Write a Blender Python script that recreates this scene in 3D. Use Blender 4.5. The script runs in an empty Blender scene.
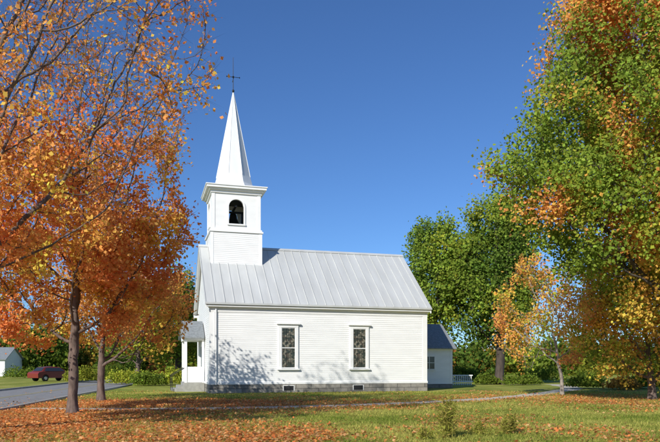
import bpy, math, random
import numpy as np
from mathutils import Vector, Matrix, noise
R=math.radians
rng=np.random.default_rng(7); random.seed(7)
S=bpy.context.scene
F=641.7; HOR=366.0; CH=1.55
def W(px,d): return (px-330.0)/F*d
def Z(py,d): return CH+(HOR-py)/F*d

# ---------------------------------------------------------------- materials
def mat(name,col,rough=0.6,metal=0.0,noise_amt=0.0,nscale=3.0,bump=0.0,bscale=30.0,col2=None,spec=0.5,stretch=None):
    m=bpy.data.materials.new(name); m.use_nodes=True
    nt=m.node_tree; N=nt.nodes; L=nt.links; b=N['Principled BSDF']
    b.inputs['Roughness'].default_value=rough; b.inputs['Metallic'].default_value=metal
    b.inputs['Specular IOR Level'].default_value=spec
    b.inputs['Base Color'].default_value=(*col,1)
    tc=N.new('ShaderNodeTexCoord');src=tc.outputs['Object']
    if stretch:
        mp=N.new('ShaderNodeMapping');mp.inputs['Scale'].default_value=stretch;L.new(src,mp.inputs['Vector']);src=mp.outputs['Vector']
    if noise_amt>0 or col2:
        n=N.new('ShaderNodeTexNoise'); n.inputs['Scale'].default_value=nscale; n.inputs['Detail'].default_value=5
        L.new(src,n.inputs['Vector'])
        r=N.new('ShaderNodeValToRGB'); r.color_ramp.elements[0].position=0.35; r.color_ramp.elements[1].position=0.65
        c2=col2 if col2 else tuple(c*(1-noise_amt) for c in col)
        r.color_ramp.elements[0].color=(*c2,1); r.color_ramp.elements[1].color=(*col,1)
        L.new(n.outputs['Fac'],r.inputs['Fac']); L.new(r.outputs['Color'],b.inputs['Base Color'])
    if bump>0:
        n2=N.new('ShaderNodeTexNoise'); n2.inputs['Scale'].default_value=bscale; n2.inputs['Detail'].default_value=4
        L.new(src,n2.inputs['Vector'])
        bp=N.new('ShaderNodeBump'); bp.inputs['Strength'].default_value=bump; bp.inputs['Distance'].default_value=0.02
        L.new(n2.outputs['Fac'],bp.inputs['Height']); L.new(bp.outputs['Normal'],b.inputs['Normal'])
    return m
M_white=mat('white_paint',(0.85,0.845,0.82),0.6,noise_amt=0.07,nscale=1.6,stretch=(0.6,0.6,2.2))
M_trim=mat('white_trim',(0.86,0.855,0.83),0.5,noise_amt=0.05,nscale=2)
M_spire=mat('white_metal_spire',(0.80,0.80,0.79),0.4,noise_amt=0.10,nscale=2.0,stretch=(1,1,0.3))
M_roof=mat('pale_metal_roof',(0.60,0.605,0.58),0.42,metal=0.1,noise_amt=0.13,nscale=1.0,stretch=(1.6,0.35,0.35))
M_roof2=mat('grey_shingle_roof',(0.24,0.26,0.27),0.8,noise_amt=0.3,nscale=8)
M_dark=mat('dark_interior',(0.02,0.02,0.022),0.8)
M_bell=mat('bronze_bell',(0.06,0.05,0.035),0.4,metal=0.8)
M_iron=mat('black_iron',(0.02,0.02,0.02),0.5,metal=0.5)
M_wood=mat('grey_door',(0.16,0.21,0.22),0.5,noise_amt=0.2,nscale=5)
M_glassdark=mat('window_glass',(0.03,0.035,0.04),0.08,spec=0.8)
M_conc=mat('concrete_step',(0.38,0.37,0.34),0.9,noise_amt=0.2,nscale=6)
M_bark=mat('bark_grey',(0.19,0.135,0.11),0.95,noise_amt=0.5,nscale=9,bump=0.9,bscale=18,stretch=(1,1,0.3))
M_barkd=mat('bark_dark',(0.10,0.075,0.06),0.95,noise_amt=0.45,nscale=6,bump=0.8,bscale=14,stretch=(1,1,0.3))
M_barkp=mat('bark_pale',(0.36,0.31,0.26),0.9,noise_amt=0.3,nscale=6)
M_rubber=mat('tyre_rubber',(0.02,0.02,0.02),0.9)
M_red=mat('red_car_paint',(0.20,0.03,0.02),0.3)
M_chrome=mat('wheel_metal',(0.5,0.5,0.5),0.3,metal=0.9)

def stone_mat():
    m=bpy.data.materials.new('stone_foundation'); m.use_nodes=True
    nt=m.node_tree;N=nt.nodes;L=nt.links;b=N['Principled BSDF'];b.inputs['Roughness'].default_value=0.9
    tc=N.new('ShaderNodeTexCoord'); mp=N.new('ShaderNodeMapping'); mp.inputs['Rotation'].default_value=(R(90),0,0)
    br=N.new('ShaderNodeTexBrick'); br.inputs['Scale'].default_value=1.0
    br.inputs['Brick Width'].default_value=0.9; br.inputs['Row Height'].default_value=0.25; br.inputs['Mortar Size'].default_value=0.014
    br.inputs['Color1'].default_value=(0.48,0.44,0.38,1);br.inputs['Color2'].default_value=(0.27,0.25,0.22,1);br.inputs['Mortar'].default_value=(0.10,0.095,0.085,1)
    n=N.new('ShaderNodeTexNoise'); n.inputs['Scale'].default_value=5;n.inputs['Detail'].default_value=6
    mx=N.new('ShaderNodeMixRGB');mx.blend_type='MULTIPLY';mx.inputs[0].default_value=0.6
    L.new(tc.outputs['Object'],mp.inputs['Vector']);L.new(mp.outputs['Vector'],br.inputs['Vector']);L.new(tc.outputs['Object'],n.inputs['Vector'])
    L.new(br.outputs['Color'],mx.inputs[1]);L.new(n.outputs['Fac'],mx.inputs[2])
    L.new(mx.outputs[0],b.inputs['Base Color'])
    return m
M_stone=stone_mat()
def stained():
    m=bpy.data.materials.new('stained_glass'); m.use_nodes=True
    nt=m.node_tree;N=nt.nodes;L=nt.links;b=N['Principled BSDF'];b.inputs['Roughness'].default_value=0.25
    tc=N.new('ShaderNodeTexCoord')
    v=N.new('ShaderNodeTexVoronoi');v.inputs['Scale'].default_value=9
    r=N.new('ShaderNodeValToRGB');cr=r.color_ramp;cr.interpolation='CONSTANT'
    cr.elements[0].position=0;cr.elements[0].color=(0.04,0.045,0.035,1);cr.elements[1].position=0.3;cr.elements[1].color=(0.13,0.12,0.09,1)
    e=cr.elements.new(0.5);e.color=(0.22,0.20,0.15,1);e=cr.elements.new(0.66);e.color=(0.045,0.055,0.045,1);e=cr.elements.new(0.85);e.color=(0.09,0.07,0.05,1)
    sp=N.new('ShaderNodeSeparateColor')
    L.new(tc.outputs['Object'],v.inputs['Vector']);L.new(v.outputs['Color'],sp.inputs[0]);L.new(sp.outputs[0],r.inputs['Fac']);L.new(r.outputs['Color'],b.inputs['Base Color'])
    return m
M_stain=stained()
def leafmat():
    m=bpy.data.materials.new('leaf_material');m.use_nodes=True
    nt=m.node_tree;N=nt.nodes;L=nt.links
    for n in list(N):N.remove(n)
    o=N.new('ShaderNodeOutputMaterial');a=N.new('ShaderNodeAttribute');a.attribute_name='leafcol'
    p=N.new('ShaderNodeBsdfDiffuse')
    t=N.new('ShaderNodeBsdfTranslucent');mx=N.new('ShaderNodeMixShader');mx.inputs[0].default_value=0.42
    L.new(a.outputs['Color'],p.inputs['Color']);L.new(a.outputs['Color'],t.inputs['Color'])
    L.new(p.outputs[0],mx.inputs[1]);L.new(t.outputs[0],mx.inputs[2]);L.new(mx.outputs[0],o.inputs['Surface'])
    return m
M_leaf=leafmat()

# ---------------------------------------------------------------- mesh helpers
def empty(name,loc=(0,0,0),rz=0):
    e=bpy.data.objects.new(name,None);e.empty_display_size=0.5;S.collection.objects.link(e);e.location=loc;e.rotation_euler=(0,0,rz);return e
def poly(name,verts,faces,m,parent=None,smooth=False):
    me=bpy.data.meshes.new(name);me.from_pydata([tuple(v) for v in verts],[],faces);me.validate();me.update()
    if smooth:
        for p in me.polygons:p.use_smooth=True
    o=bpy.data.objects.new(name,me);S.collection.objects.link(o);me.materials.append(m)
    if parent:o.parent=parent
    return o
HF=[(0,1,2,3),(7,6,5,4),(0,4,5,1),(1,5,6,2),(2,6,7,3),(3,7,4,0)]
def boxv(lo,hi):
    x0,y0,z0=lo;x1,y1,z1=hi
    return [(x0,y0,z0),(x0,y1,z0),(x1,y1,z0),(x1,y0,z0),(x0,y0,z1),(x0,y1,z1),(x1,y1,z1),(x1,y0,z1)]
def box(name,lo,hi,m,parent):
    return poly(name,boxv(lo,hi),HF,m,parent)
def boxes(name,lst,m,parent):
    V=[];Fc=[]
    for b in lst:
        v=boxv(*b) if len(b)==2 else b
        k=len(V);V+=v;Fc+=[tuple(i+k for i in f) for f in HF]
    return poly(name,V,Fc,m,parent)
def cyl(name,p0,p1,r0,r1,m,parent,n=16,smooth=True):
    p0=Vector(p0);p1=Vector(p1);d=(p1-p0).normalized();a=d.orthogonal().normalized();b=d.cross(a)
    V=[];
    for p,r in((p0,r0),(p1,r1)):
        for i in range(n):
            t=2*math.pi*i/n;V.append(p+a*r*math.cos(t)+b*r*math.sin(t))
    Fc=[(i,(i+1)%n,n+(i+1)%n,n+i) for i in range(n)]+[tuple(range(n)),tuple(range(2*n-1,n-1,-1))]
    return poly(name,V,Fc,m,parent)
def lathe(name,prof,c,m,parent,n=24,rot=0,smooth=False):
    V=[];Fc=[]
    for r,z in prof:
        for i in range(n):
            t=2*math.pi*i/n+rot;V.append((c[0]+r*math.cos(t),c[1]+r*math.sin(t),c[2]+z))
    for k in range(len(prof)-1):
        for i in range(n):
            Fc.append((k*n+i,k*n+(i+1)%n,(k+1)*n+(i+1)%n,(k+1)*n+i))
    return poly(name,V,Fc,m,parent,smooth)
def siding(name,o,ud,nd,z0,z1,ext,parent,exp=0.115):
    V=[];Fc=[];z=z0
    def P(u,off,zz):return (o[0]+ud[0]*u+nd[0]*off,o[1]+ud[1]*u+nd[1]*off,zz)
    while z<z1-0.01:
        zh=min(z+exp,z1);a0,a1=ext(z);b0,b1=ext(zh);k=len(V)
        j=random.uniform(-0.0025,0.0025)
        V+=[P(a0,0.020+j,z),P(a1,0.020-j,z),P(b1,0.008,zh),P(b0,0.008,zh),P(a0,0.0,z),P(a1,0.0,z)]
        Fc+=[(k,k+1,k+2,k+3),(k+4,k+5,k+1,k)]
        z=zh
    return poly(name,V,Fc,M_white,parent)
def quad_cloud(name,P,A,B,col,m,parent=None,tri=False):
    n=len(P);k=3 if tri else 4
    if tri: V=np.stack([P-B,P+B,P+A],1)
    else: V=np.stack([P-A,P+B-A*0.15,P+A,P-B-A*0.15],1)
    me=bpy.data.meshes.new(name);me.vertices.add(n*k);me.vertices.foreach_set('co',V.reshape(-1).astype(np.float32))
    me.loops.add(n*k);me.loops.foreach_set('vertex_index',np.arange(n*k,dtype=np.int32))
    me.polygons.add(n);me.polygons.foreach_set('loop_start',np.arange(n,dtype=np.int32)*k)
    try: me.polygons.foreach_set('loop_total',np.full(n,k,dtype=np.int32))
    except Exception: pass
    at=me.attributes.new('leafcol','FLOAT_COLOR','POINT')
    c=np.ones((n,k,4),np.float32);c[:,:,:3]=np.minimum(col,0.9)[:,None,:];at.data.foreach_set('color',c.reshape(-1))
    me.update(calc_edges=True)
    me.materials.append(m);o=bpy.data.objects.new(name,me);S.collection.objects.link(o)
    if parent:o.parent=parent
    return o
def unit(v):return v/np.maximum(np.linalg.norm(v,axis=-1,keepdims=True),1e-9)

# ---------------------------------------------------------------- tree generator (space colonisation)
def nz(p,f,o=0.0):return noise.noise(Vector((p[0]*f+o,p[1]*f-o,p[2]*f+o*0.5)))
def make_tree(name,base,trunk_h,ells,natt,colfn,D=0.35,tr=0.2,lean=(0,0),leaf=0.10,lpt=14,twl=0.5,twn=4,barkm=None,leafmask=None,seed=1,clump=0.0,pw=2.3,tipr=0.008,upb=0.12,lsp=1.1):
    g=np.random.default_rng(seed);base=np.array(base,float)
    vols=np.array([e[1][0]*e[1][1]*e[1][2] for e in ells]);w=vols/vols.sum();pts=[]
    for e,ww in zip(ells,w):
        m=int(natt*ww)+5;got=0
        while got<m:
            d=unit(g.normal(size=3));r=g.random()**0.42;p=np.array(e[0])+d*r*np.array(e[1])
            if p[2]<trunk_h*0.4+0.2:continue
            if nz(p,0.45,seed*3.1)<clump-0.25:continue
            pts.append(p);got+=1
    att=np.array(pts)
    nodes=[];par=[];nseg=max(2,int(trunk_h/D));
    for i in range(nseg+1):
        t=i/nseg;wob=0.04*trunk_h
        nodes.append(base+np.array([lean[0]*t*t+wob*0.3*math.sin(t*5+seed),lean[1]*t*t,trunk_h*t]));par.append(i-1)
    kids=[0]*len(nodes)
    pos=np.array(nodes);dm=((att[:,None]-pos[None])**2).sum(-1);ni=dm.argmin(1);nd=np.sqrt(dm.min(1))
    dk=D*1.3;alive=nd>dk
    for it in range(140):
        idx=np.where(alive)[0]
        if len(idx)==0:break
        pos=np.array(nodes);dirs=np.zeros((len(nodes),3));
        np.add.at(dirs,ni[idx],unit(att[idx]-pos[ni[idx]]))
        src=np.unique(ni[idx]);new=[];
        for s in src:
            if kids[s]>=3:continue
            d=dirs[s];l=np.linalg.norm(d)
            if l<1e-6:continue
            d=d/l+np.array([0,0,upb])+g.normal(size=3)*0.16
            if par[s]>=0:
                pd=pos[s]-pos[par[s]];d=d+0.35*pd/max(np.linalg.norm(pd),1e-6)
            d/=np.linalg.norm(d);new.append((pos[s]+d*D,s))
        if not new:break
        k0=len(nodes);Pn=np.array([n[0] for n in new])
        for p,s in new:
            nodes.append(p);par.append(int(s));kids.append(0);kids[s]+=1
        dn=np.sqrt(((att[idx][:,None]-Pn[None])**2).sum(-1));j=dn.argmin(1);v=dn.min(1)
        better=v<nd[idx];ni[idx[better]]=k0+j[better];nd[idx[better]]=v[better]
        alive&=nd>dk
    n=len(nodes);pos=np.array(nodes);child=[[] for _ in range(n)]
    for i in range(1,n):child[par[i]].append(i)
    rad=np.zeros(n)
    for i in range(n-1,-1,-1):
        s=sum(rad[c]**pw for c in child[i]);rad[i]=(s**(1/pw)) if s>0 else tipr
        rad[i]=max(rad[i],tipr)
    k=tr/rad[min(2,n-1)];
    rad=rad*(1+(k-1)*np.clip((rad/rad[0]),0,1)**0.5) if k>1 else rad*(1+(k-1)*np.clip((rad/rad[0]),0,1)**0.3)
    rad[0]*=1.45
    if n>1:rad[1]*=1.12
    V=[];Fc=[]
    starts=[(None,0)]
    while starts:
        pp,s=starts.pop();ch=[pp,s] if pp is not None else [s];c=s
        while child[c]:
            cs=sorted(child[c],key=lambda q:-rad[q]);
            for o in cs[1:]:starts.append((c,o))
            c=cs[0];ch.append(c)
        if len(ch)<2:continue
        sides=10 if pp is None else (6 if rad[s]>0.03 else 4)
        a=None;k0=len(V)
        for q,i in enumerate(ch):
            j0=ch[max(q-1,0)];j1=ch[min(q+1,len(ch)-1)]
            d=Vector(pos[j1]-pos[j0]).normalized()
            a=(a-d*a.dot(d)).normalized() if a is not None and (a-d*a.dot(d)).length>1e-4 else d.orthogonal().normalized()
            b=d.cross(a);r=rad[i] if not(q==0 and pp is not None) else min(rad[i],rad[s]*1.25)
            for t in range(sides):
                th=2*math.pi*t/sides;rr=r*(1+0.12*math.sin(3*th+i)) if sides==10 else r
                V.append(tuple(Vector(pos[i])+a*rr*math.cos(th)+b*rr*math.sin(th)))
        for q in range(len(ch)-1):
            for t in range(sides):
                Fc.append((k0+q*sides+t,k0+q*sides+(t+1)%sides,k0+(q+1)*sides+(t+1)%sides,k0+(q+1)*sides+t))
    root=empty(name,tuple(base));inv=-base
    thin=np.where(rad<np.quantile(rad,0.80))[0];thin=thin[thin>nseg]
    pd=unit(pos[thin]-pos[np.array(par)[thin]])
    TP=np.repeat(pos[thin],twn,0);TD=unit(np.repeat(pd,twn,0)*0.9+g.normal(size=(len(TP),3))*0.6+np.array([0,0,0.25]))
    TL=twl*(0.5+g.random(len(TP)))
    a=unit(np.cross(TD,g.normal(size=TD.shape)));b=np.cross(TD,a);rt=tipr*0.6
    tv=np.stack([TP+a*rt,TP-a*rt*0.5+b*rt*0.87,TP-a*rt*0.5-b*rt*0.87,TP+TD*TL[:,None]],1).reshape(-1,3)
    nb=len(V);V=np.concatenate([np.array(V),tv]);q=nb+np.arange(len(TP))*4
    Fc+=[(int(z),int(z+1),int(z+3)) for z in q]+[(int(z+1),int(z+2),int(z+3)) for z in q]+[(int(z+2),int(z),int(z+3)) for z in q]
    V=V+inv
    poly('trunk_and_branches',V,Fc,barkm or M_bark,root,True)
    lm=np.array([1.0 if leafmask is None else leafmask(p) for p in TP])
    cnt=g.poisson(lpt*np.clip(lm,0,5));li=np.repeat(np.arange(len(TP)),cnt)
    m=len(li)
    if m:
        t=g.random(m)[:,None];LP=TP[li]+TD[li]*TL[li][:,None]*t*1.05+g.normal(size=(m,3))*leaf*lsp
        base_c=np.array([colfn(p,g) for p in TP]);col=base_c[li]*(0.68+0.65*g.random((m,1)))*(0.92+0.16*g.random((m,3)))
        A=unit(g.normal(size=(m,3))+np.array([0,0,-0.4]));B=unit(np.cross(A,g.normal(size=(m,3))*0.6+np.array([-0.35,-0.6,0.6])))
        s=leaf*(0.6+0.8*g.random((m,1)))
        quad_cloud('leaves',LP+inv,A*s*0.5,B*s*0.42,col,M_leaf,root)
    print(name,'nodes',n,'leaves',m)
    return root

G1=np.array([0.20,0.265,0.038]);G2=np.array([0.115,0.175,0.03]);YG=np.array([0.42,0.44,0.055])
OR=np.array([0.90,0.37,0.11]);RO=np.array([0.87,0.27,0.085]);YE=np.array([0.88,0.58,0.10]);OY=np.array([0.90,0.47,0.10]);BR=np.array([0.50,0.26,0.10])
def pick(v,stops):
    for t,c in stops:
        if v<t:return c
    return stops[-1][1]

# ---------------------------------------------------------------- ground
def litter(x,y):
    v=0.05
    v+=1.05*math.exp(-(((x+9.0)/7.0)**2+((y-18)/8)**2))
    v+=0.85*math.exp(-(((x+4)/8)**2+((y-26.5)/2.8)**2))
    v+=0.30*math.exp(-(((x-5)/6)**2+((y-30)/3)**2))
    v+=0.25*math.exp(-(((x+2)/3)**2+((y-14)/2.5)**2))
    v+=0.50*math.exp(-(((x-13)/5)**2+((y-29)/6)**2))
    v+=0.40*noise.noise(Vector((x*0.28,y*0.28,1.3)))+0.25*noise.noise(Vector((x*0.9,y*0.9,5.3)))
    if y>40:v-=0.3
    return max(0,min(1,v))
xs=np.concatenate([[-1500,-600,-250,-120,-70],np.arange(-45,45.1,0.6),[70,120,250,600,1500]])
ys=np.concatenate([[-300,-60,-10,4],np.arange(8,60.1,0.6),[75,100,150,300,700,1600]])
V=[(x,y,0) for y in ys for x in xs];nx=len(xs)
Fc=[(j*nx+i,j*nx+i+1,(j+1)*nx+i+1,(j+1)*nx+i) for j in range(len(ys)-1) for i in range(nx-1)]
def ground_mat():
    m=bpy.data.materials.new('lawn_grass');m.use_nodes=True
    nt=m.node_tree;N=nt.nodes;L=nt.links;b=N['Principled BSDF'];b.inputs['Roughness'].default_value=0.95;b.inputs['Specular IOR Level'].default_value=0.1
    tc=N.new('ShaderNodeTexCoord')
    def NO(s,d=5):
        n=N.new('ShaderNodeTexNoise');n.inputs['Scale'].default_value=s;n.inputs['Detail'].default_value=d;n.inputs['Roughness'].default_value=0.65;L.new(tc.outputs['Object'],n.inputs['Vector']);return n
    def RA(fac,els):
        r=N.new('ShaderNodeValToRGB');cr=r.color_ramp
        while len(cr.elements)>1:cr.elements.remove(cr.elements[0])
        cr.elements[0].position=els[0][0];cr.elements[0].color=(*els[0][1],1)
        for p,c in els[1:]:
            e=cr.elements.new(p);e.color=(*c,1)
        L.new(fac,r.inputs['Fac']);return r
    g=RA(NO(0.35).outputs['Fac'],[(0.3,(0.16,0.20,0.03)),(0.5,(0.29,0.31,0.055)),(0.68,(0.46,0.42,0.12))])
    g2=RA(NO(14).outputs['Fac'],[(0.3,(0.5,0.5,0.5)),(0.7,(1.25,1.25,1.2))])
    mu=N.new('ShaderNodeMixRGB');mu.blend_type='MULTIPLY';mu.inputs[0].default_value=1;L.new(g.outputs[0],mu.inputs[1]);L.new(g2.outputs[0],mu.inputs[2])
    vo=N.new('ShaderNodeTexVoronoi');vo.inputs['Scale'].default_value=11;L.new(tc.outputs['Object'],vo.inputs['Vector'])
    sc=N.new('ShaderNodeSeparateColor');L.new(vo.outputs['Color'],sc.inputs[0])
    lc=RA(sc.outputs[0],[(0.0,(0.60,0.19,0.07)),(0.35,(0.78,0.30,0.11)),(0.65,(0.80,0.42,0.19)),(0.9,(0.50,0.28,0.15))])
    at=N.new('ShaderNodeAttribute');at.attribute_name='litter'
    ad=N.new('ShaderNodeMath');ad.operation='ADD';L.new(at.outputs['Fac'],ad.inputs[0])
    sb=N.new('ShaderNodeMath');sb.operation='SUBTRACT';L.new(sc.outputs[1],sb.inputs[0]);sb.inputs[1].default_value=1.0;L.new(sb.outputs[0],ad.inputs[1])
    st=N.new('ShaderNodeMath');st.operation='MULTIPLY';st.use_clamp=True;st.inputs[1].default_value=5;L.new(ad.outputs[0],st.inputs[0])
    mx=N.new('ShaderNodeMixRGB');L.new(st.outputs[0],mx.inputs[0]);L.new(mu.outputs[0],mx.inputs[1]);L.new(lc.outputs[0],mx.inputs[2])
    L.new(mx.outputs[0],b.inputs['Base Color'])
    bp=N.new('ShaderNodeBump');bp.inputs['Strength'].default_value=0.6;bp.inputs['Distance'].default_value=0.04;L.new(NO(22,3).outputs['Fac'],bp.inputs['Height']);L.new(bp.outputs[0],b.inputs['Normal'])
    return m
gr=poly('ground',V,Fc,ground_mat())
at=gr.data.attributes.new('litter','FLOAT','POINT')
at.data.foreach_set('value',np.array([litter(v[0],v[1])*(0 if abs(v[0])>60 or v[1]>70 else 1) for v in V],dtype=np.float32))

M_asph=mat('asphalt',(0.26,0.25,0.24),0.9,noise_amt=0.25,nscale=1.5,bump=0.3,bscale=60)
rd=Vector((-0.157,0.987,0)).normalized();rn=Vector((-rd.y,rd.x,0));r0=Vector((-11.1,21.6,0))
road=empty('road')
def strip(name,a,b,z,m,t0=-60,t1=500,h=None):
    p=[r0+rd*t0+rn*a,r0+rd*t0+rn*b,r0+rd*t1+rn*b,r0+rd*t1+rn*a]
    if h is None: return poly(name,[(q.x,q.y,z) for q in p],[(0,1,2,3)],m,road)
    return poly(name,[(q.x,q.y,0.0) for q in p]+[(q.x,q.y,h) for q in p],HF,m,road)
strip('asphalt_surface',0.15,6.3,0.006,M_asph)
strip('near_kerb',0,0.15,0,M_conc,h=0.11);strip('far_kerb',6.3,6.45,0,M_conc,h=0.11)
M_line=mat('road_paint',(0.45,0.38,0.16),0.8,noise_amt=0.3,nscale=9)
strip('centre_line_a',3.1,3.2,0.011,M_line);strip('centre_line_b',3.32,3.42,0.011,M_line)
M_path=mat('gravel_path',(0.60,0.54,0.42),0.95,noise_amt=0.3,nscale=4,bump=0.4,bscale=50)
pts=[(-11.0,23.1),(-8,22.9),(-5,23.2),(-2,24.0),(1,25.3),(4,27.2),(7,29.8),(10,33.2),(13.5,38.5),(17,45),(19,55)]
fine=[]
for i in range(len(pts)-1):
    p0=Vector(pts[max(i-1,0)]);p1=Vector(pts[i]);p2=Vector(pts[i+1]);p3=Vector(pts[min(i+2,len(pts)-1)])
    for k in range(8):
        t=k/8;fine.append(0.5*((2*p1)+(p2-p0)*t+(2*p0-5*p1+4*p2-p3)*t*t+(3*p1-p0-3*p2+p3)*t**3))
V=[];Fc=[]
for i,p in enumerate(fine):
    a=fine[max(i-1,0)];b=fine[min(i+1,len(fine)-1)];d=(b-a).normalized();n=Vector((-d.y,d.x))
    w1=0.65+random.uniform(-.12,.12);w2=0.65+random.uniform(-.12,.12)
    V+=[(p[0]-n.x*w1,p[1]-n.y*w1,0.005),(p[0]+n.x*w2,p[1]+n.y*w2,0.005)]
    if i:Fc.append((2*i-2,2*i-1,2*i+1,2*i))
poly('gravel_path',V,Fc,M_path)
def onpath(x,y):
    for i in range(len(pts)-1):
        a=Vector(pts[i]);b=Vector(pts[i+1]);p=Vector((x,y));t=max(0,min(1,(p-a).dot(b-a)/(b-a).length_squared))
        if (p-(a+(b-a)*t)).length<0.55:return True
    return False
def roadside(x,y):
    return (Vector((x,y,0))-r0).dot(rn)
CA=R(16);cu=(math.cos(CA),math.sin(CA));cv=(-math.sin(CA),math.cos(CA));C0=(-6.73,36.0)
def inchurch(x,y):
    dx=x-C0[0];dy=y-C0[1];u=dx*cu[0]+dy*cu[1];v=dx*cv[0]+dy*cv[1];return -1.8<u<17.3 and -0.1<v<9
n=150000
d=12.0+ (rng.random(n)**1.35)*27;x=(rng.random(n)-0.5)*d*1.12
keep=np.array([(not onpath(a,b)) and roadside(a,b)<-0.02 and not inchurch(a,b) and random.random()>0.62*litter(a,b) for a,b in zip(x,d)])
x=x[keep];d=d[keep];n=len(x)
h=0.04+0.055*rng.random(n)**2;P=np.stack([x,d,np.zeros(n)],1)
A=np.stack([rng.normal(size=n)*0.04,rng.normal(size=n)*0.04,h],1);th=rng.random(n)*6.28
wd=0.006+0.0003*d*1.0;B=np.stack([np.cos(th)*wd,np.sin(th)*wd,0*th],1)
ln=np.array([noise.noise(Vector((a*0.35,b*0.35,0)))*0.7+noise.noise(Vector((a*1.7,b*1.7,3)))*0.6 for a,b in zip(x,d)])
t=np.clip(0.52+ln*1.0+rng.normal(size=n)*0.2,0,1)[:,None]
col=(np.array([0.18,0.25,0.035])*(1-t)+np.array([0.56,0.50,0.13])*t)*(0.7+0.6*rng.random((n,1)))
quad_cloud('grass',P,A,B,col,M_leaf,tri=True)
n=170000
d=12.0+(rng.random(n)**1.1)*28;x=(rng.random(n)-0.5)*d*1.15
keep=np.array([random.random()<litter(a,b)**1.4*(0.12 if onpath(a,b) else 1)*(0.10 if roadside(a,b)>0 else 1) and not inchurch(a,b) for a,b in zip(x,d)])
x=x[keep];d=d[keep];n=len(x)
P=np.stack([x,d,0.02+0.05*rng.random(n)],1);A=unit(rng.normal(size=(n,3))*np.array([1,1,0.35]));B=unit(np.cross(A,rng.normal(size=(n,3))*0.35+np.array([0,0,1])))
s=0.068*(0.6+0.8*rng.random((n,1)));pal=np.array([OR,RO,OR*.9,[0.76,0.42,0.18],BR,[0.85,0.50,0.22]]);col=pal[rng.integers(0,6,n)]*(0.6+0.55*rng.random((n,1)))
quad_cloud('fallen_leaves',P,A*s*0.55,B*s*0.5,col,M_leaf)

# ---------------------------------------------------------------- church
ch=empty('church',(C0[0],C0[1],0),CA)
L_=13.2;Wd=8.8;HE=5.1;sl=4.0/4.7;RZ=9.1
V=[(0,0,0.4),(L_,0,0.4),(L_,Wd,0.4),(0,Wd,0.4),(0,0,HE),(L_,0,HE),(L_,Wd,HE),(0,Wd,HE),(0,Wd/2,HE+4.4*sl),(L_,Wd/2,HE+4.4*sl)]
poly('wall_core',V,[(0,1,2,3),(0,1,5,4),(2,3,7,6),(1,2,6,9,5),(3,0,4,8,7),(4,5,9,8),(6,7,8,9)],M_white,ch)
boxes('stone_foundation',[((-0.04,-0.04,0),(L_+0.04,Wd+0.04,0.50))],M_stone,ch)
siding('side_clapboards',(0,0),(1,0),(0,-1),0.62,4.62,lambda z:(0.2,L_-0.2),ch)
siding('far_side_clapboards',(0,Wd),(1,0),(0,1),0.62,4.62,lambda z:(0.2,L_-0.2),ch)
def gab(z):
    if z<=HE:return (0.2,Wd-0.2)
    k=(z-HE)/sl;return (min(k+0.0,Wd/2-.01),max(Wd-k,Wd/2+.01))
siding('front_clapboards',(0,0),(0,1),(-1,0),0.62,8.7,gab,ch)
siding('rear_clapboards',(L_,0),(0,1),(1,0),0.62,8.7,gab,ch)
boxes('corner_boards',[((-0.035,-0.035,0.62),(0.26,-0.001,4.60)),((L_-0.26,-0.035,0.62),(L_+0.035,-0.001,4.60)),
 ((-0.035,0.001,0.62),(-0.001,0.25,5.0)),((L_+0.001,0.001,0.62),(L_+0.035,0.25,5.0)),
 ((-0.035,Wd-0.25,0.62),(-0.001,Wd,5.0)),((L_+0.001,Wd-0.25,0.62),(L_+0.035,Wd,5.0))],M_trim,ch)
boxes('water_table',[((-0.06,-0.06,0.50),(L_+0.06,Wd+0.06,0.62))],M_trim,ch)
boxes('frieze_and_soffit',[((-0.045,-0.045,4.60),(L_+0.045,0.0,4.88)),((-0.26,-0.27,4.88),(L_+0.19,0.02,5.02)),
 ((-0.045,Wd,4.60),(L_+0.045,Wd+0.045,4.88)),((-0.26,Wd-0.02,4.88),(L_+0.19,Wd+0.27,5.02)),((-0.1,-0.11,4.80),(L_+0.1,-0.046,4.879))],M_trim,ch)
def slab(u0,u1,v0,z0,v1,z1,t):
    return [(u0,v0,z0-t),(u0,v1,z1-t),(u1,v1,z1-t),(u1,v0,z0-t),(u0,v0,z0),(u0,v1,z1),(u1,v1,z1),(u1,v0,z0)]
U0,U1=-0.3,L_+0.22
boxes('metal_roof',[slab(U0,U1,-0.3,5.12,4.4,RZ,0.08),slab(U0,U1,4.401,RZ,9.1,5.12,0.08)],M_roof,ch)
seams=[];k=U0+0.03
while k<U1:
    seams+=[slab(k-0.014,k+0.014,-0.31,5.16,4.4,RZ+0.045,0.05),slab(k-0.014,k+0.014,4.4,RZ+0.045,9.11,5.16,0.05)]
    k+=0.535
boxes('roof_seams',seams,M_roof,ch)
boxes('ridge_cap',[slab(U0-.01,U1+.01,4.24,RZ-0.07,4.4,RZ+0.065,0.03),slab(U0-.01,U1+.01,4.4,RZ+0.065,4.56,RZ-0.07,0.03)],M_roof,ch)
boxes('eave_gutter',[((U0,-0.36,5.0),(U1,-0.301,5.10))],M_roof,ch)
rk=[]
for (a,b) in ((-0.27,-0.21),(L_+0.14,L_+0.20)):
    rk+=[slab(a,b,-0.28,5.04,4.4,RZ-0.09,0.26),slab(a,b,4.4,RZ-0.09,9.08,5.04,0.26)]
rk+=[slab(-0.205,-0.03,-0.2,5.05,4.4,RZ-0.14,0.04),slab(-0.205,-0.03,4.4,RZ-0.14,9.0,5.05,0.04),slab(L_+0.03,L_+0.135,-0.2,5.05,4.4,RZ-0.14,0.04),slab(L_+0.03,L_+0.135,4.4,RZ-0.14,9.0,5.05,0.04)]
boxes('rake_boards',rk,M_trim,ch)
cyl('downspout',(0.32,-0.09,0.5),(0.32,-0.09,4.79),0.04,0.04,M_trim,ch,8)
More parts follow.
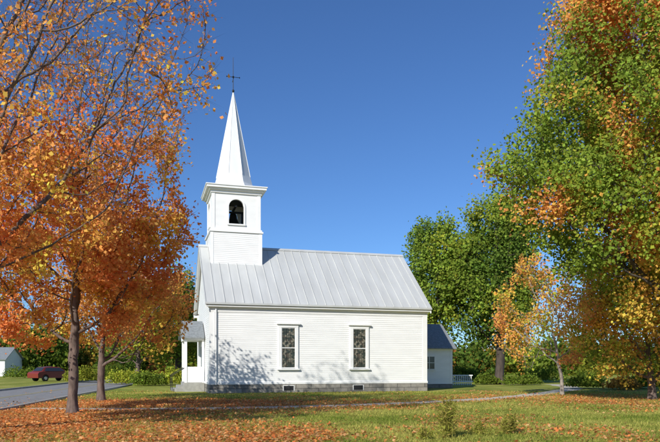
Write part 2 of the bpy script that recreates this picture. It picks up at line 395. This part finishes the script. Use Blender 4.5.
def window(u,side=0):
    w=empty('window');w.parent=ch
    if side==0:w.location=(u,0,0)
    else:w.location=(u,Wd,0);w.rotation_euler=(0,0,math.pi)
    hw=0.41;z0,z1=1.42,3.78
    box('glass',(-hw,-0.055,z0),(hw,-0.03,z1),M_stain,w)
    boxes('casing',[((-hw-0.17,-0.095,z0-0.02),(-hw,-0.0,z1)),((hw,-0.095,z0-0.02),(hw+0.17,-0.0,z1)),((-hw-0.17,-0.098,z1),(hw+0.17,0,z1+0.18))],M_trim,w)
    box('crown',(-hw-0.28,-0.19,z1+0.181),(hw+0.28,0,z1+0.26),M_trim,w)
    box('sill',(-hw-0.24,-0.16,z0-0.10),(hw+0.24,0,z0-0.021),M_trim,w)
    zm=(z0+z1)/2;f=0.03
    boxes('sashes',[((-hw,-0.075,zm-0.022),(hw,-0.056,zm+0.022)),((-hw,-0.075,z0),(-hw+f,-0.056,zm-.023)),((hw-f,-0.075,z0),(hw,-0.056,zm-.023)),
     ((-hw,-0.075,zm+.023),(-hw+f,-0.056,z1)),((hw-f,-0.075,zm+.023),(hw,-0.056,z1)),((-hw+f+.001,-0.073,z0),(hw-f-.001,-0.056,z0+0.045)),((-hw+f+.001,-0.073,z1-0.04),(hw-f-.001,-0.056,z1))],M_trim,w)
    mm=[]
    for xx in(-0.13,0.13):
        mm+=[((xx-.007,-0.066,z0+.046),(xx+.007,-0.056,zm-.027)),((xx-.007,-0.066,zm+.027),(xx+.007,-0.056,z1-.041))]
    for j in range(1,4):
        for (q0,q1) in ((z0+.046,zm-.027),(zm+.027,z1-.041)):
            zz=q0+(q1-q0)*j/4;mm.append(((-hw+f+.001,-0.064,zz-.006),(hw-f-.001,-0.0565,zz+.006)))
    boxes('lead_muntins',mm,M_iron,w)
for u in (4.48,8.82):window(u);window(u,1)
for u in (4.5,8.75):
    b=box('basement_window_pane',(u-0.3,-0.05,0.14),(u+0.3,-0.02,0.40),M_dark,ch)
    boxes('basement_window_frame',[((u-0.34,-0.065,0.11),(u-0.3,-0.02,0.43)),((u+0.3,-0.065,0.11),(u+0.34,-0.02,0.43)),((u-0.3,-0.065,0.40),(u+0.3,-0.02,0.43))],M_trim,ch)
TU,TV=1.87,4.4;h=1.55
box('tower_core',(TU-h,TV-h,5.5),(TU+h,TV+h,9.72),M_white,ch)
for o_,ud,nd in (((TU-h,TV-h),(1,0),(0,-1)),((TU-h,TV+h),(1,0),(0,1)),((TU-h,TV-h),(0,1),(-1,0)),((TU+h,TV-h),(0,1),(1,0))):
    siding('tower_clapboards',o_,ud,nd,6.0,9.7,lambda z:(0.14,2*h-0.14),ch)
cb=[]
for sx in(-1,1):
    for sy in(-1,1):
        x0,x1=sorted((TU+sx*(h+0.03),TU+sx*(h-0.15)));y0,y1=sorted((TV+sy*(h+0.03),TV+sy*(h-0.15)));cb.append(((x0,y0,5.6),(x1,y1,9.71)))
hb=1.47
for sx in(-1,1):
    for sy in(-1,1):
        x0,x1=sorted((TU+sx*(hb+0.03),TU+sx*(hb-0.17)));y0,y1=sorted((TV+sy*(hb+0.03),TV+sy*(hb-0.17)));cb.append(((x0,y0,9.93),(x1,y1,12.1)))
boxes('tower_corner_boards',cb,M_trim,ch)
def sq(hh,z0,z1):return ((TU-hh,TV-hh,z0),(TU+hh,TV+hh,z1))
boxes('belfry_floor_moulding',[sq(1.64,9.72,9.82),sq(1.57,9.821,9.93)],M_trim,ch)
boxes('belfry_cornice',[sq(1.56,12.1,12.26),sq(1.68,12.262,12.36),sq(1.82,12.362,12.50),sq(1.87,12.502,12.56)],M_trim,ch)
def archwall(hb,z0,z1,ow,oz,spr,th):
    V=[];Fc=[]
    N=16;us=[-ow/2+ow*i/N for i in range(N+1)]
    ar=lambda u:spr+math.sqrt(max(0,(ow/2)**2-u*u))
    def q(*p):
        k=len(V);V.extend(p);Fc.append(tuple(range(k,k+len(p))))
    for off in (0,th):
        q((-hb,off,z0),(-ow/2,off,z0),(-ow/2,off,z1),(-hb,off,z1));q((ow/2,off,z0),(hb,off,z0),(hb,off,z1),(ow/2,off,z1))
        q((-ow/2,off,z0),(ow/2,off,z0),(ow/2,off,oz),(-ow/2,off,oz))
        for i in range(N):q((us[i],off,ar(us[i])),(us[i+1],off,ar(us[i+1])),(us[i+1],off,z1),(us[i],off,z1))
    for i in range(N):q((us[i],0,ar(us[i])),(us[i+1],0,ar(us[i+1])),(us[i+1],th,ar(us[i+1])),(us[i],th,ar(us[i])))
    q((-ow/2,0,oz),(-ow/2,th,oz),(-ow/2,th,spr),(-ow/2,0,spr));q((ow/2,0,oz),(ow/2,th,oz),(ow/2,th,spr),(ow/2,0,spr));q((-ow/2,0,oz),(ow/2,0,oz),(ow/2,th,oz),(-ow/2,th,oz))
    return V,Fc
def archtrim(ow,oz,spr):
    V=[];Fc=[];N=20;P_=[(-ow/2,oz)]+[(-ow/2*math.cos(math.pi*i/N),spr+ow/2*math.sin(math.pi*i/N)) for i in range(N+1)]+[(ow/2,oz)]
    t=0.09;Q=[(-ow/2-t,oz)]+[(-(ow/2+t)*math.cos(math.pi*i/N),spr+(ow/2+t)*math.sin(math.pi*i/N)) for i in range(N+1)]+[(ow/2+t,oz)]
    n=len(P_)
    for p in P_:V.append((p[0],-0.05,p[1]))
    for p in Q:V.append((p[0],-0.05,p[1]))
    for p in Q:V.append((p[0],0.0,p[1]))
    for p in P_:V.append((p[0],0.0,p[1]))
    for i in range(n-1):
        Fc+=[(i,i+1,n+i+1,n+i),(n+i,n+i+1,2*n+i+1,2*n+i),(3*n+i,3*n+i+1,i+1,i)]
    return V,Fc
for a in range(4):
    e=empty('belfry_side');e.parent=ch;r=a*math.pi/2;e.rotation_euler=(0,0,r);e.location=(TU+hb*math.sin(r),TV-hb*math.cos(r),0)
    v,f=archwall(hb-0.002,9.93,12.1,0.92,10.25,11.3,0.12);poly('wall',v,f,M_white,e)
    v,f=archtrim(0.92,10.25,11.3);poly('arch_trim',v,f,M_trim,e)
    boxes('opening_sill',[((-0.56,-0.09,10.17),(0.56,0,10.249))],M_trim,e)
box('belfry_ceiling',(TU-1.3,TV-1.3,12.0),(TU+1.3,TV+1.3,12.05),M_dark,ch)
box('belfry_inner_floor',(TU-1.3,TV-1.3,9.94),(TU+1.3,TV+1.3,10.0),M_dark,ch)
lathe('bell',[(0.0,0.78),(0.16,0.76),(0.22,0.65),(0.26,0.4),(0.34,0.2),(0.47,0.03),(0.49,0.0),(0.44,0.0)],(TU,TV,10.45),M_bell,ch,24,smooth=True)
boxes('bell_frame',[((TU-1.25,TV-0.06,11.23),(TU+1.25,TV+0.06,11.35)),((TU-0.06,TV-1.25,11.36),(TU+0.06,TV+1.25,11.45)),((TU-.62,TV-.06,10.0),(TU-.5,TV+.06,11.23)),((TU+.5,TV-.06,10.0),(TU+.62,TV+.06,11.23))],M_iron,ch)
lathe('spire',[(1.62,12.56),(1.60,12.60),(1.42,12.70),(1.24,13.0),(1.10,13.5),(0.02,18.95)],(TU,TV,0),M_spire,ch,8,rot=R(22.5))
for i in range(8):
    t=2*math.pi*i/8+R(22.5);c,s_=math.cos(t),math.sin(t)
    cyl('spire_rib',(TU+1.105*c,TV+1.105*s_,13.5),(TU+0.02*c,TV+0.02*s_,18.97),0.022,0.012,M_spire,ch,6)
lathe('spire_ball',[(0,0.13),(0.06,0.10),(0.08,0.04),(0.06,-0.04),(0.03,-0.1)],(TU,TV,18.98),M_iron,ch,12,smooth=True)
cyl('finial_rod',(TU,TV,18.9),(TU,TV,21.15),0.024,0.013,M_iron,ch,8)
cyl('finial_crossbar',(TU-0.40,TV,19.9),(TU+0.40,TV,19.9),0.018,0.018,M_iron,ch,8)
cyl('finial_crossbar_2',(TU,TV-0.4,19.75),(TU,TV+0.4,19.75),0.018,0.018,M_iron,ch,8)
for dx in(-0.40,0.40):lathe('crossbar_knob',[(0,0.06),(0.045,0),(0,-0.06)],(TU+dx,TV,19.9),M_iron,ch,8)
lathe('finial_collar',[(0.02,0.08),(0.07,0),(0.02,-0.08)],(TU,TV,19.9),M_iron,ch,10)
boxes('porch_floor_and_steps',[((-1.3,2.9,0),(-0.06,5.9,0.55)),((-1.62,3.3,0),(-1.301,5.5,0.36)),((-1.94,3.3,0),(-1.621,5.5,0.18))],M_conc,ch)
boxes('porch_posts',[((-1.24,2.98,0.55),(-1.08,3.14,3.1)),((-1.24,5.66,0.55),(-1.08,5.82,3.1)),((-0.2,2.98,0.55),(-0.06,3.14,3.1)),((-0.2,5.66,0.55),(-0.06,5.82,3.1)),((-1.28,2.94,3.1),(-0.06,5.86,3.32))],M_trim,ch)
boxes('porch_roof',[slab(-1.45,-0.06,2.75,3.30,4.4,4.35,0.1),slab(-1.45,-0.06,4.401,4.35,6.05,3.30,0.1)],M_roof2,ch)
poly('porch_gable',[(-1.25,2.95,3.32),(-1.25,5.85,3.32),(-1.25,4.4,4.24)],[(0,1,2)],M_trim,ch)
boxes('double_door',[((-0.08,3.6,0.56),(-0.03,4.39,2.75)),((-0.08,4.41,0.56),(-0.03,5.2,2.75))],M_wood,ch)
boxes('porch_side_panel',[((-1.07,3.02,0.56),(-0.21,3.09,1.5))],M_trim,ch)
boxes('door_casing',[((-0.1,3.45,0.56),(-0.02,3.59,2.9)),((-0.1,5.21,0.56),(-0.02,5.35,2.9)),((-0.1,3.6,2.76),(-0.02,5.2,2.9))],M_trim,ch)
for v in (3.2,5.6):
    cyl('step_handrail',(-1.98,v,0.95),(-1.2,v,1.45),0.025,0.025,M_iron,ch,8);cyl('handrail_post',(-1.95,v,0),(-1.95,v,0.97),0.022,0.022,M_iron,ch,8)
A0,A1,B0,B1=L_+0.045,17.2,4.5,8.75
V=[(A0,B0,0.3),(A1,B0,0.3),(A1,B1,0.3),(A0,B1,0.3),(A0,B0,2.85),(A1,B0,2.85),(A1,B1,2.85),(A0,B1,2.85),(A0,(B0+B1)/2,4.5),(A1,(B0+B1)/2,4.5)]
poly('annex_core',V,[(0,1,2,3),(0,1,5,4),(2,3,7,6),(1,2,6,9,5),(3,0,4,8,7),(4,5,9,8),(6,7,8,9)],M_white,ch)
box('annex_foundation',(A0,B0-0.03,0),(A1+0.03,B1+0.03,0.3),M_stone,ch)
siding('annex_clapboards',(A0,B0),(1,0),(0,-1),0.3,2.6,lambda z:(0.0,A1-A0-0.14),ch)
def g2(z):
    if z<=2.85:return(0,B1-B0)
    k=(z-2.85)*(2.125/1.65);return(min(k,2.1),max(4.25-k,2.15))
siding('annex_end_clapboards',(A1,B0),(0,1),(1,0),0.3,4.4,g2,ch)
boxes('annex_trim',[((A1-0.14,B0-0.03,0.3),(A1+0.03,B0-0.001,2.62)),((A0,B0-0.04,2.62),(A1+0.04,B0,2.80)),((A0,B0-0.22,2.72),(A1+0.2,B0-0.041,2.80))],M_trim,ch)
boxes('annex_roof',[slab(A0,A1+0.25,B0-0.27,2.80,6.625,4.62,0.07),slab(A0,A1+0.25,6.626,4.62,B1+0.27,2.80,0.07)],M_roof2,ch)
u=15.45
box('annex_window_glass',(u-0.38,B0-0.05,1.35),(u+0.38,B0-0.03,2.2),M_glassdark,ch)
boxes('annex_window_trim',[((u-0.48,B0-0.07,1.3),(u-0.38,B0,2.3)),((u+0.38,B0-0.07,1.3),(u+0.48,B0,2.3)),((u-0.38,B0-0.07,2.2),(u+0.38,B0,2.3)),((u-0.5,B0-0.09,1.24),(u+0.5,B0,1.299)),((u-0.02,B0-0.065,1.35),(u+0.02,B0-0.051,2.2)),((u-0.38,B0-0.064,1.76),(u+0.38,B0-0.0515,1.79))],M_trim,ch)

# ---------------------------------------------------------------- car, house, fence
def car(loc,rz,paint,scale=1.0):
    c=empty('parked_car',loc,rz);c.scale=(scale,)*3
    prof=[(-2.2,0.35),(-2.22,0.75),(-2.1,0.92),(-1.75,0.98),(-1.25,1.42),(-0.3,1.5),(0.45,1.42),(1.05,1.0),(1.95,0.86),(2.2,0.68),(2.2,0.35)]
    def arc(cx):return [(cx+0.38*math.cos(t),0.33+0.38*math.sin(t)) for t in [math.pi*k/8 for k in range(9)]]
    pr=prof[:]+arc(1.35)+arc(-1.35)
    V=[];Fc=[];n=len(pr)
    for y,sgn in((-0.85,-1),(0.85,1)):
        for x,z in pr:
            yy=y if z<1.0 else sgn*(0.85-0.35*(z-1.0)/0.5)
            V.append((x,yy,z))
    Fc=[tuple(range(n)),tuple(range(2*n-1,n-1,-1))]+[(i,(i+1)%n,n+(i+1)%n,n+i) for i in range(n)]
    poly('body',V,Fc,paint,c)
    for s in(-1,1):
        y0=s*0.858;y1=s*0.615
        poly('side_window',[(-1.5,y0,1.03),(0.9,y0,1.03),(0.42,y1,1.37),(-1.15,y1,1.37)],[(0,1,2,3)],M_glassdark,c)
    poly('windscreen',[(1.02,-0.72,1.05),(1.02,0.72,1.05),(0.52,0.55,1.42),(0.52,-0.55,1.42)],[(0,1,2,3)],M_glassdark,c)
    poly('rear_window',[(-1.73,-0.7,1.04),(-1.73,0.7,1.04),(-1.32,0.55,1.4),(-1.32,-0.55,1.4)],[(0,1,2,3)],M_glassdark,c)
    for x in(-1.35,1.35):
        for s in(-1,1):
            cyl('wheel',(x,s*0.64,0.32),(x,s*0.87,0.32),0.32,0.32,M_rubber,c,20);cyl('hub',(x,s*0.86,0.32),(x,s*0.885,0.32),0.18,0.16,M_chrome,c,12)
    return c
car((W(52,66),66,0),R(60),M_red)
def house(name,loc,rz,w,dp,hh,rh,m):
    c=empty(name,loc,rz)
    poly('walls',[(0,0,0),(w,0,0),(w,dp,0),(0,dp,0),(0,0,hh),(w,0,hh),(w,dp,hh),(0,dp,hh),(w,dp/2,hh+rh),(0,dp/2,hh+rh)],[(0,1,5,4),(2,3,7,6),(1,2,6,8,5),(3,0,4,9,7)],m,c)
    s2=rh/(dp/2)
    boxes('roof',[slab(-.3,w+.3,-.3,hh-.3*s2+.12,dp/2,hh+rh+.12,.1),slab(-.3,w+.3,dp/2+.001,hh+rh+.12,dp+.3,hh-.3*s2+.12,.1)],M_roof2,c)
    fl=[];tr=[]
    k=1.2
    while k<w-1:
        fl.append(((k-.4,-.04,1.0),(k+.4,-.01,2.2)));tr+=[((k-.5,-.06,.95),(k-.4,0,2.3)),((k+.4,-.06,.95),(k+.5,0,2.3)),((k-.4,-.06,2.2),(k+.4,0,2.3))];k+=2.4
    boxes('windows',fl,M_glassdark,c);boxes('window_trim',tr,M_trim,c);return c
house('white_house',(W(-52,95),95,0),R(3),8.2,6,2.6,1.7,M_white)
fp=[];x0=W(452,50)
for i in range(11):fp.append(((i*0.16,0,0),(i*0.16+0.06,0.05,0.8)))
fp+=[((-0.04,-0.03,0.75),(1.75,-0.001,0.83)),((-0.04,-0.03,0.25),(1.75,-0.001,0.31))]
fe=boxes('white_fence',fp,M_trim,None);fe.location=(x0+0.3,52,0)

# ---------------------------------------------------------------- trees
def colA(p,g):
    v=nz(p,0.7,3)+0.25*g.normal();return pick(v,[(-0.35,RO),(0.25,OR),(0.5,OY),(9,YE)])
dA=20.7
make_tree('maple_tree',(W(73,dA),dA,0),1.5,[((W(60,dA),dA,5.4),(3.6,3.2,3.4)),((W(130,dA),dA+.3,6.0),(2.0,2.0,2.6)),((W(80,dA),dA+.3,9.6),(3.6,3.0,3.8))],1900,colA,D=0.27,tr=0.15,leaf=0.105,lpt=14,twl=0.5,twn=4,seed=3,tipr=0.0065,
  leafmask=lambda p:max(0.07,min(1.4,(9.6-p[2])*0.40))*(1.0 if nz(p,0.8,9)>-0.18 else 0.25),clump=0.10)
dB=14.0
make_tree('maple_tree',(-9.1,dB,0),1.8,[((-8.0,dB,5.6),(3.6,3,2.4)),((-6.9,dB+.5,9.2),(4.4,3.6,4.0))],2100,colA,D=0.25,tr=0.16,lean=(0.5,0),leaf=0.085,lpt=11,twl=0.42,twn=5,seed=5,tipr=0.0055,
  leafmask=lambda p:(max(0.16,min(1.2,(8.6-p[2])*0.4)) if nz(p,0.6,4)>-0.14 else 0.10),clump=0.10,upb=0.2)
dC=28.2
def colC(p,g):
    v=nz(p,0.5,6)+0.2*g.normal();return pick(v,[(-0.4,BR*1.3),(0.1,OR),(0.4,OY),(9,YE*0.9)])
make_tree('maple_tree',(W(101,dC),dC,0),1.5,[((W(116,dC),dC,4.4),(3.3,3.0,2.9)),((W(112,dC),dC,6.2),(2.4,2.6,1.9))],1200,colC,D=0.32,tr=0.15,leaf=0.125,lpt=9,twl=0.5,twn=3,seed=8,clump=0.1,
  leafmask=lambda p:max(.08,min(1.3,(6.5-p[2])*0.5)))
dR=24.0
def colR(p,g):
    v=nz(p,0.35,2.2)+0.12*g.normal();hgt=p[2]
    lo=max(0,(6.3-hgt)/3.0);hi=max(0,(hgt-10)/5)
    if v+lo*0.9>0.6:return pick(g.random(),[(.5,OY),(1,YE)])
    if v+hi*0.36>0.23:return pick(g.random(),[(.7,OR),(1,OY)])
    return pick(v,[(-0.25,G1*1.05),(0.0,G1*1.4),(0.12,YG*0.8),(9,YG*.95)])
make_tree('maple_tree',(14.8,dR+1,0),2.6,[((13.6,dR+1,11.5),(5.1,5,8.4)),((W(560,dR),dR,Z(165,dR)),(2.7,2.2,1.6)),((W(590,dR),dR,Z(215,dR)),(2.5,2.4,2.2)),((W(570,dR),dR,Z(120,dR)),(1.7,2,1.5))],3400,colR,D=0.42,tr=0.40,leaf=0.125,lpt=28,twl=0.65,twn=4,seed=11,clump=0.10,barkm=M_barkd,lsp=1.9)
def colO(p,g):
    v=nz(p,0.6,7)+0.25*g.normal();return pick(v,[(-0.3,YG*1.1),(-0.02,YE),(0.38,OY),(9,OR)])
dO=34.0
make_tree('young_maple_tree',(W(562,dO),dO,0),0.8,[((W(546,dO),dO,4.2),(2.7,2.4,3.1)),],900,colO,D=0.3,tr=0.09,leaf=0.13,lpt=9,twl=0.5,twn=3,seed=13,clump=0.12,barkm=M_barkp,leafmask=lambda p:1.0 if nz(p,0.7,1)>-0.05 else 0.15)
dP=29.5
def colP(p,g):
    v=nz(p,0.6,7)+0.25*g.normal()-0.12*max(0,p[2]-4.0);return pick(v,[(-0.38,G1*1.4),(-0.2,YG*1.1),(0.02,YE),(0.3,OY),(9,OR)])
make_tree('maple_tree',(W(652,dP),dP,0),0.7,[((W(640,dP),dP,4.4),(2.9,2.4,3.4)),((W(604,dP),dP,3.4),(1.8,1.7,2.4)),((W(655,dP),dP,1.8),(1.8,1.6,1.3))],1500,colP,D=0.3,tr=0.16,leaf=0.12,lpt=18,twl=0.5,twn=3,seed=17,clump=0.08,lsp=1.6)
def colG(sh,k=1.0):
    def f(p,g):
        v=nz(p,0.22,sh)+0.12*g.normal();return k*pick(v,[(-0.25,G2*1.1),(0.0,G1*0.85),(0.25,G1*1.2),(9,YG*0.75)])
    return f
dG=56.0
make_tree('green_tree',(W(437,dG),dG,0),2.6,[((W(431,dG),dG,7.4),(2.7,3.2,4.8)),((W(437,dG),dG,11.0),(2.4,2.7,3.2))],900,colG(1,1.3),D=0.55,tr=0.3,leaf=0.22,lpt=23,twl=0.9,twn=4,seed=21,clump=0.14,barkm=M_barkd,tipr=0.015,lsp=1.5)
dH=54.0
make_tree('green_tree',(W(500,dH),dH,0),2.8,[((W(495,dH),dH,8.0),(3.6,3.6,5.4)),((W(499,dH),dH,12.2),(3.0,3.0,3.7)),((W(464,dH),dH,9.6),(2.0,2.4,3.0))],1300,colG(5,1.15),D=0.55,tr=0.36,leaf=0.22,lpt=23,twl=0.9,twn=4,seed=23,clump=0.12,barkm=M_barkd,tipr=0.015,lsp=1.5)
dI=62.0
make_tree('green_tree',(W(178,dI),dI,0),2.2,[((W(176,dI),dI,6.0),(2.6,2.6,4.6))],500,colG(9),D=0.6,tr=0.28,leaf=0.25,lpt=16,twl=0.9,twn=4,seed=25,barkm=M_barkd,tipr=0.015,lsp=1.4)
def colY(p,g):
    v=nz(p,0.3,2)+0.15*g.normal();return pick(v,[(-0.1,G1),(0.25,YG),(9,YE*0.7)])
make_tree('yellowing_tree',(W(138,dI-6),dI-6,0),1.6,[((W(140,dI-6),dI-6,5.0),(3.4,3.0,4.0))],500,colY,D=0.6,tr=0.22,leaf=0.25,lpt=13,twl=0.8,twn=4,seed=27,tipr=0.015)
def mass(name,cl,n,leaf,seed=0):
    g=np.random.default_rng(seed);P=[];C=[]
    vol=np.array([c[1][0]*c[1][2] for c in cl]);k=(n*vol/vol.sum()).astype(int)
    for (c,r,co),m in zip(cl,k):
        d=unit(g.normal(size=(m,3)));d[:,2]=np.abs(d[:,2])*1.0-0.15
        lump=np.array([1+0.55*noise.noise(Vector(q*2.6)+Vector((c[0],c[1],0))) for q in d])[:,None]
        rr=(0.55+0.45*g.random((m,1))**0.5)*lump;p=np.array(c)+d*rr*np.array(r);p[:,2]=np.maximum(p[:,2],0.1);P.append(p)
        C.append(np.array(co)*(0.5+0.85*g.random((m,1)))*(0.9+0.2*g.random((m,3))))
    P=np.concatenate(P);C=np.concatenate(C);m=len(P)
    A=unit(g.normal(size=(m,3)));B=unit(np.cross(A,g.normal(size=(m,3))));s=leaf*(0.5+g.random((m,1)))
    return quad_cloud(name,P,A*s*0.5,B*s*0.45,C,M_leaf)
cl=[]
for i in range(120):
    px=-70+i*6.6+random.uniform(-4,4);dd=random.uniform(98,140);hh=random.uniform(4.5,8.0)
    if px<200:hh*=1.35
    co=random.choice([G1,G2,G1,G1*.9,YG*0.6,OR*0.4,G2,YE*0.4,G2])
    cl.append(((W(px,dd),dd,0.5),(random.uniform(2.5,4.5),3,hh),co))
mass('distant_treeline',cl,100000,0.55,31)
def shrub(name,px,d,rx,h,co,n,leaf,seed):
    cl=[((W(px,d)+random.uniform(-rx,rx)*0.6,d+random.uniform(-.4,.4),h*0.2),(rx*random.uniform(.4,.7),rx*0.5,h*random.uniform(.5,.9)),co*random.uniform(.8,1.2)) for _ in range(5)]
    return mass(name,cl,n,leaf,seed)
for i,(px,d,rx,h,co) in enumerate([(167,52,1.8,1.6,YG*1.1),(150,50,1.5,1.2,G1),(128,54,1.6,1.3,YG),(482,54,1.3,0.9,G1),(520,52,1.6,1.0,G1),(540,60,2.4,1.8,G1),(585,44,1.8,1.4,G1),(615,42,1.6,1.0,OY*.6),(635,44,2.0,1.2,G1*1.2),(468,62,1.8,1.8,G2),(22,80,2.4,1.6,G1),(85,60,2,1.8,YG*.7),(105,64,2,2.0,G1)]):
    shrub('shrub',px,d,rx,h,co,2600,0.13,40+i)
def weed(px,d,h,n,spread,seed):
    g=np.random.default_rng(seed);P=[];A=[];B=[];C=[]
    for s in range(n):
        b=np.array([W(px,d)+g.normal()*spread,d+g.normal()*spread,0.0]);tip=b+np.array([g.normal()*h*0.18,g.normal()*h*0.18,h*(0.55+0.45*g.random())])
        wv=np.array([0.006,0.0,0]);P.append(b);A.append(tip-b);B.append(wv);C.append([0.25,0.23,0.06])
    P=np.array(P);A=np.array(A);B=np.array(B);C=np.array(C)
    m=n*22;i=g.integers(0,n,m);t=0.1+0.9*g.random((m,1));lp=P[i]+A[i]*t;la=unit(g.normal(size=(m,3))*np.array([1,1,.5])+np.array([0,0,.9]))*(0.03+0.04*g.random((m,1)));lb=unit(np.cross(la,g.normal(size=(m,3))))*0.012
    lc=np.where(g.random((m,1))<.6,np.array([[0.40,0.40,0.07]]),np.array([[0.55,0.44,0.12]]))*(0.5+0.6*g.random((m,1)))
    root=empty('weed_plant',(0,0,0));quad_cloud('stems',P,A,B,C,M_leaf,root,tri=True);quad_cloud('leaves',lp+la,la,lb,lc,M_leaf,root)
weed(447,13.9,0.90,54,0.08,1);weed(508,14.6,0.5,28,0.08,2);weed(480,14.4,0.3,16,0.14,3);weed(425,13.4,0.3,14,0.13,4)

# ---------------------------------------------------------------- light
AZ=30.0;EL=31.0
sv=Vector((math.sin(R(AZ))*math.cos(R(EL)),math.cos(R(AZ))*math.cos(R(EL)),-math.sin(R(EL))))
ld=bpy.data.lights.new('sun','SUN');ld.energy=5.0;ld.angle=R(0.53);ld.color=(1.0,0.965,0.885)
lo=bpy.data.objects.new('sun',ld);S.collection.objects.link(lo);lo.rotation_euler=sv.to_track_quat('-Z','Y').to_euler();lo.location=(-20,-30,30)
w=bpy.data.worlds.new('World');S.world=w;w.use_nodes=True;N=w.node_tree.nodes;L=w.node_tree.links
sky=N.new('ShaderNodeTexSky');sky.sky_type='NISHITA';sky.sun_disc=False;sky.sun_elevation=R(EL);sky.sun_rotation=R(180+AZ)
sky.air_density=1.0;sky.dust_density=0.3;sky.ozone_density=2.2;sky.altitude=300
bg=N['Background'];bg.inputs['Strength'].default_value=0.13
mt=N.new('ShaderNodeMixRGB');mt.blend_type='MULTIPLY';mt.inputs[0].default_value=1.0;mt.inputs[2].default_value=(0.45,0.68,1.0,1)
L.new(sky.outputs[0],mt.inputs[1]);L.new(mt.outputs[0],bg.inputs['Color'])
cd=bpy.data.cameras.new('camera');cam=bpy.data.objects.new('camera',cd);S.collection.objects.link(cam)
cam.location=(0,0,CH);cam.rotation_euler=(R(90),0,0);cd.lens=35;cd.sensor_width=36;cd.shift_y=(HOR-221)/660.0;cd.clip_end=4000;cd.clip_start=0.1
S.camera=cam
S.view_settings.view_transform='Standard';S.view_settings.look='None';S.view_settings.exposure=0
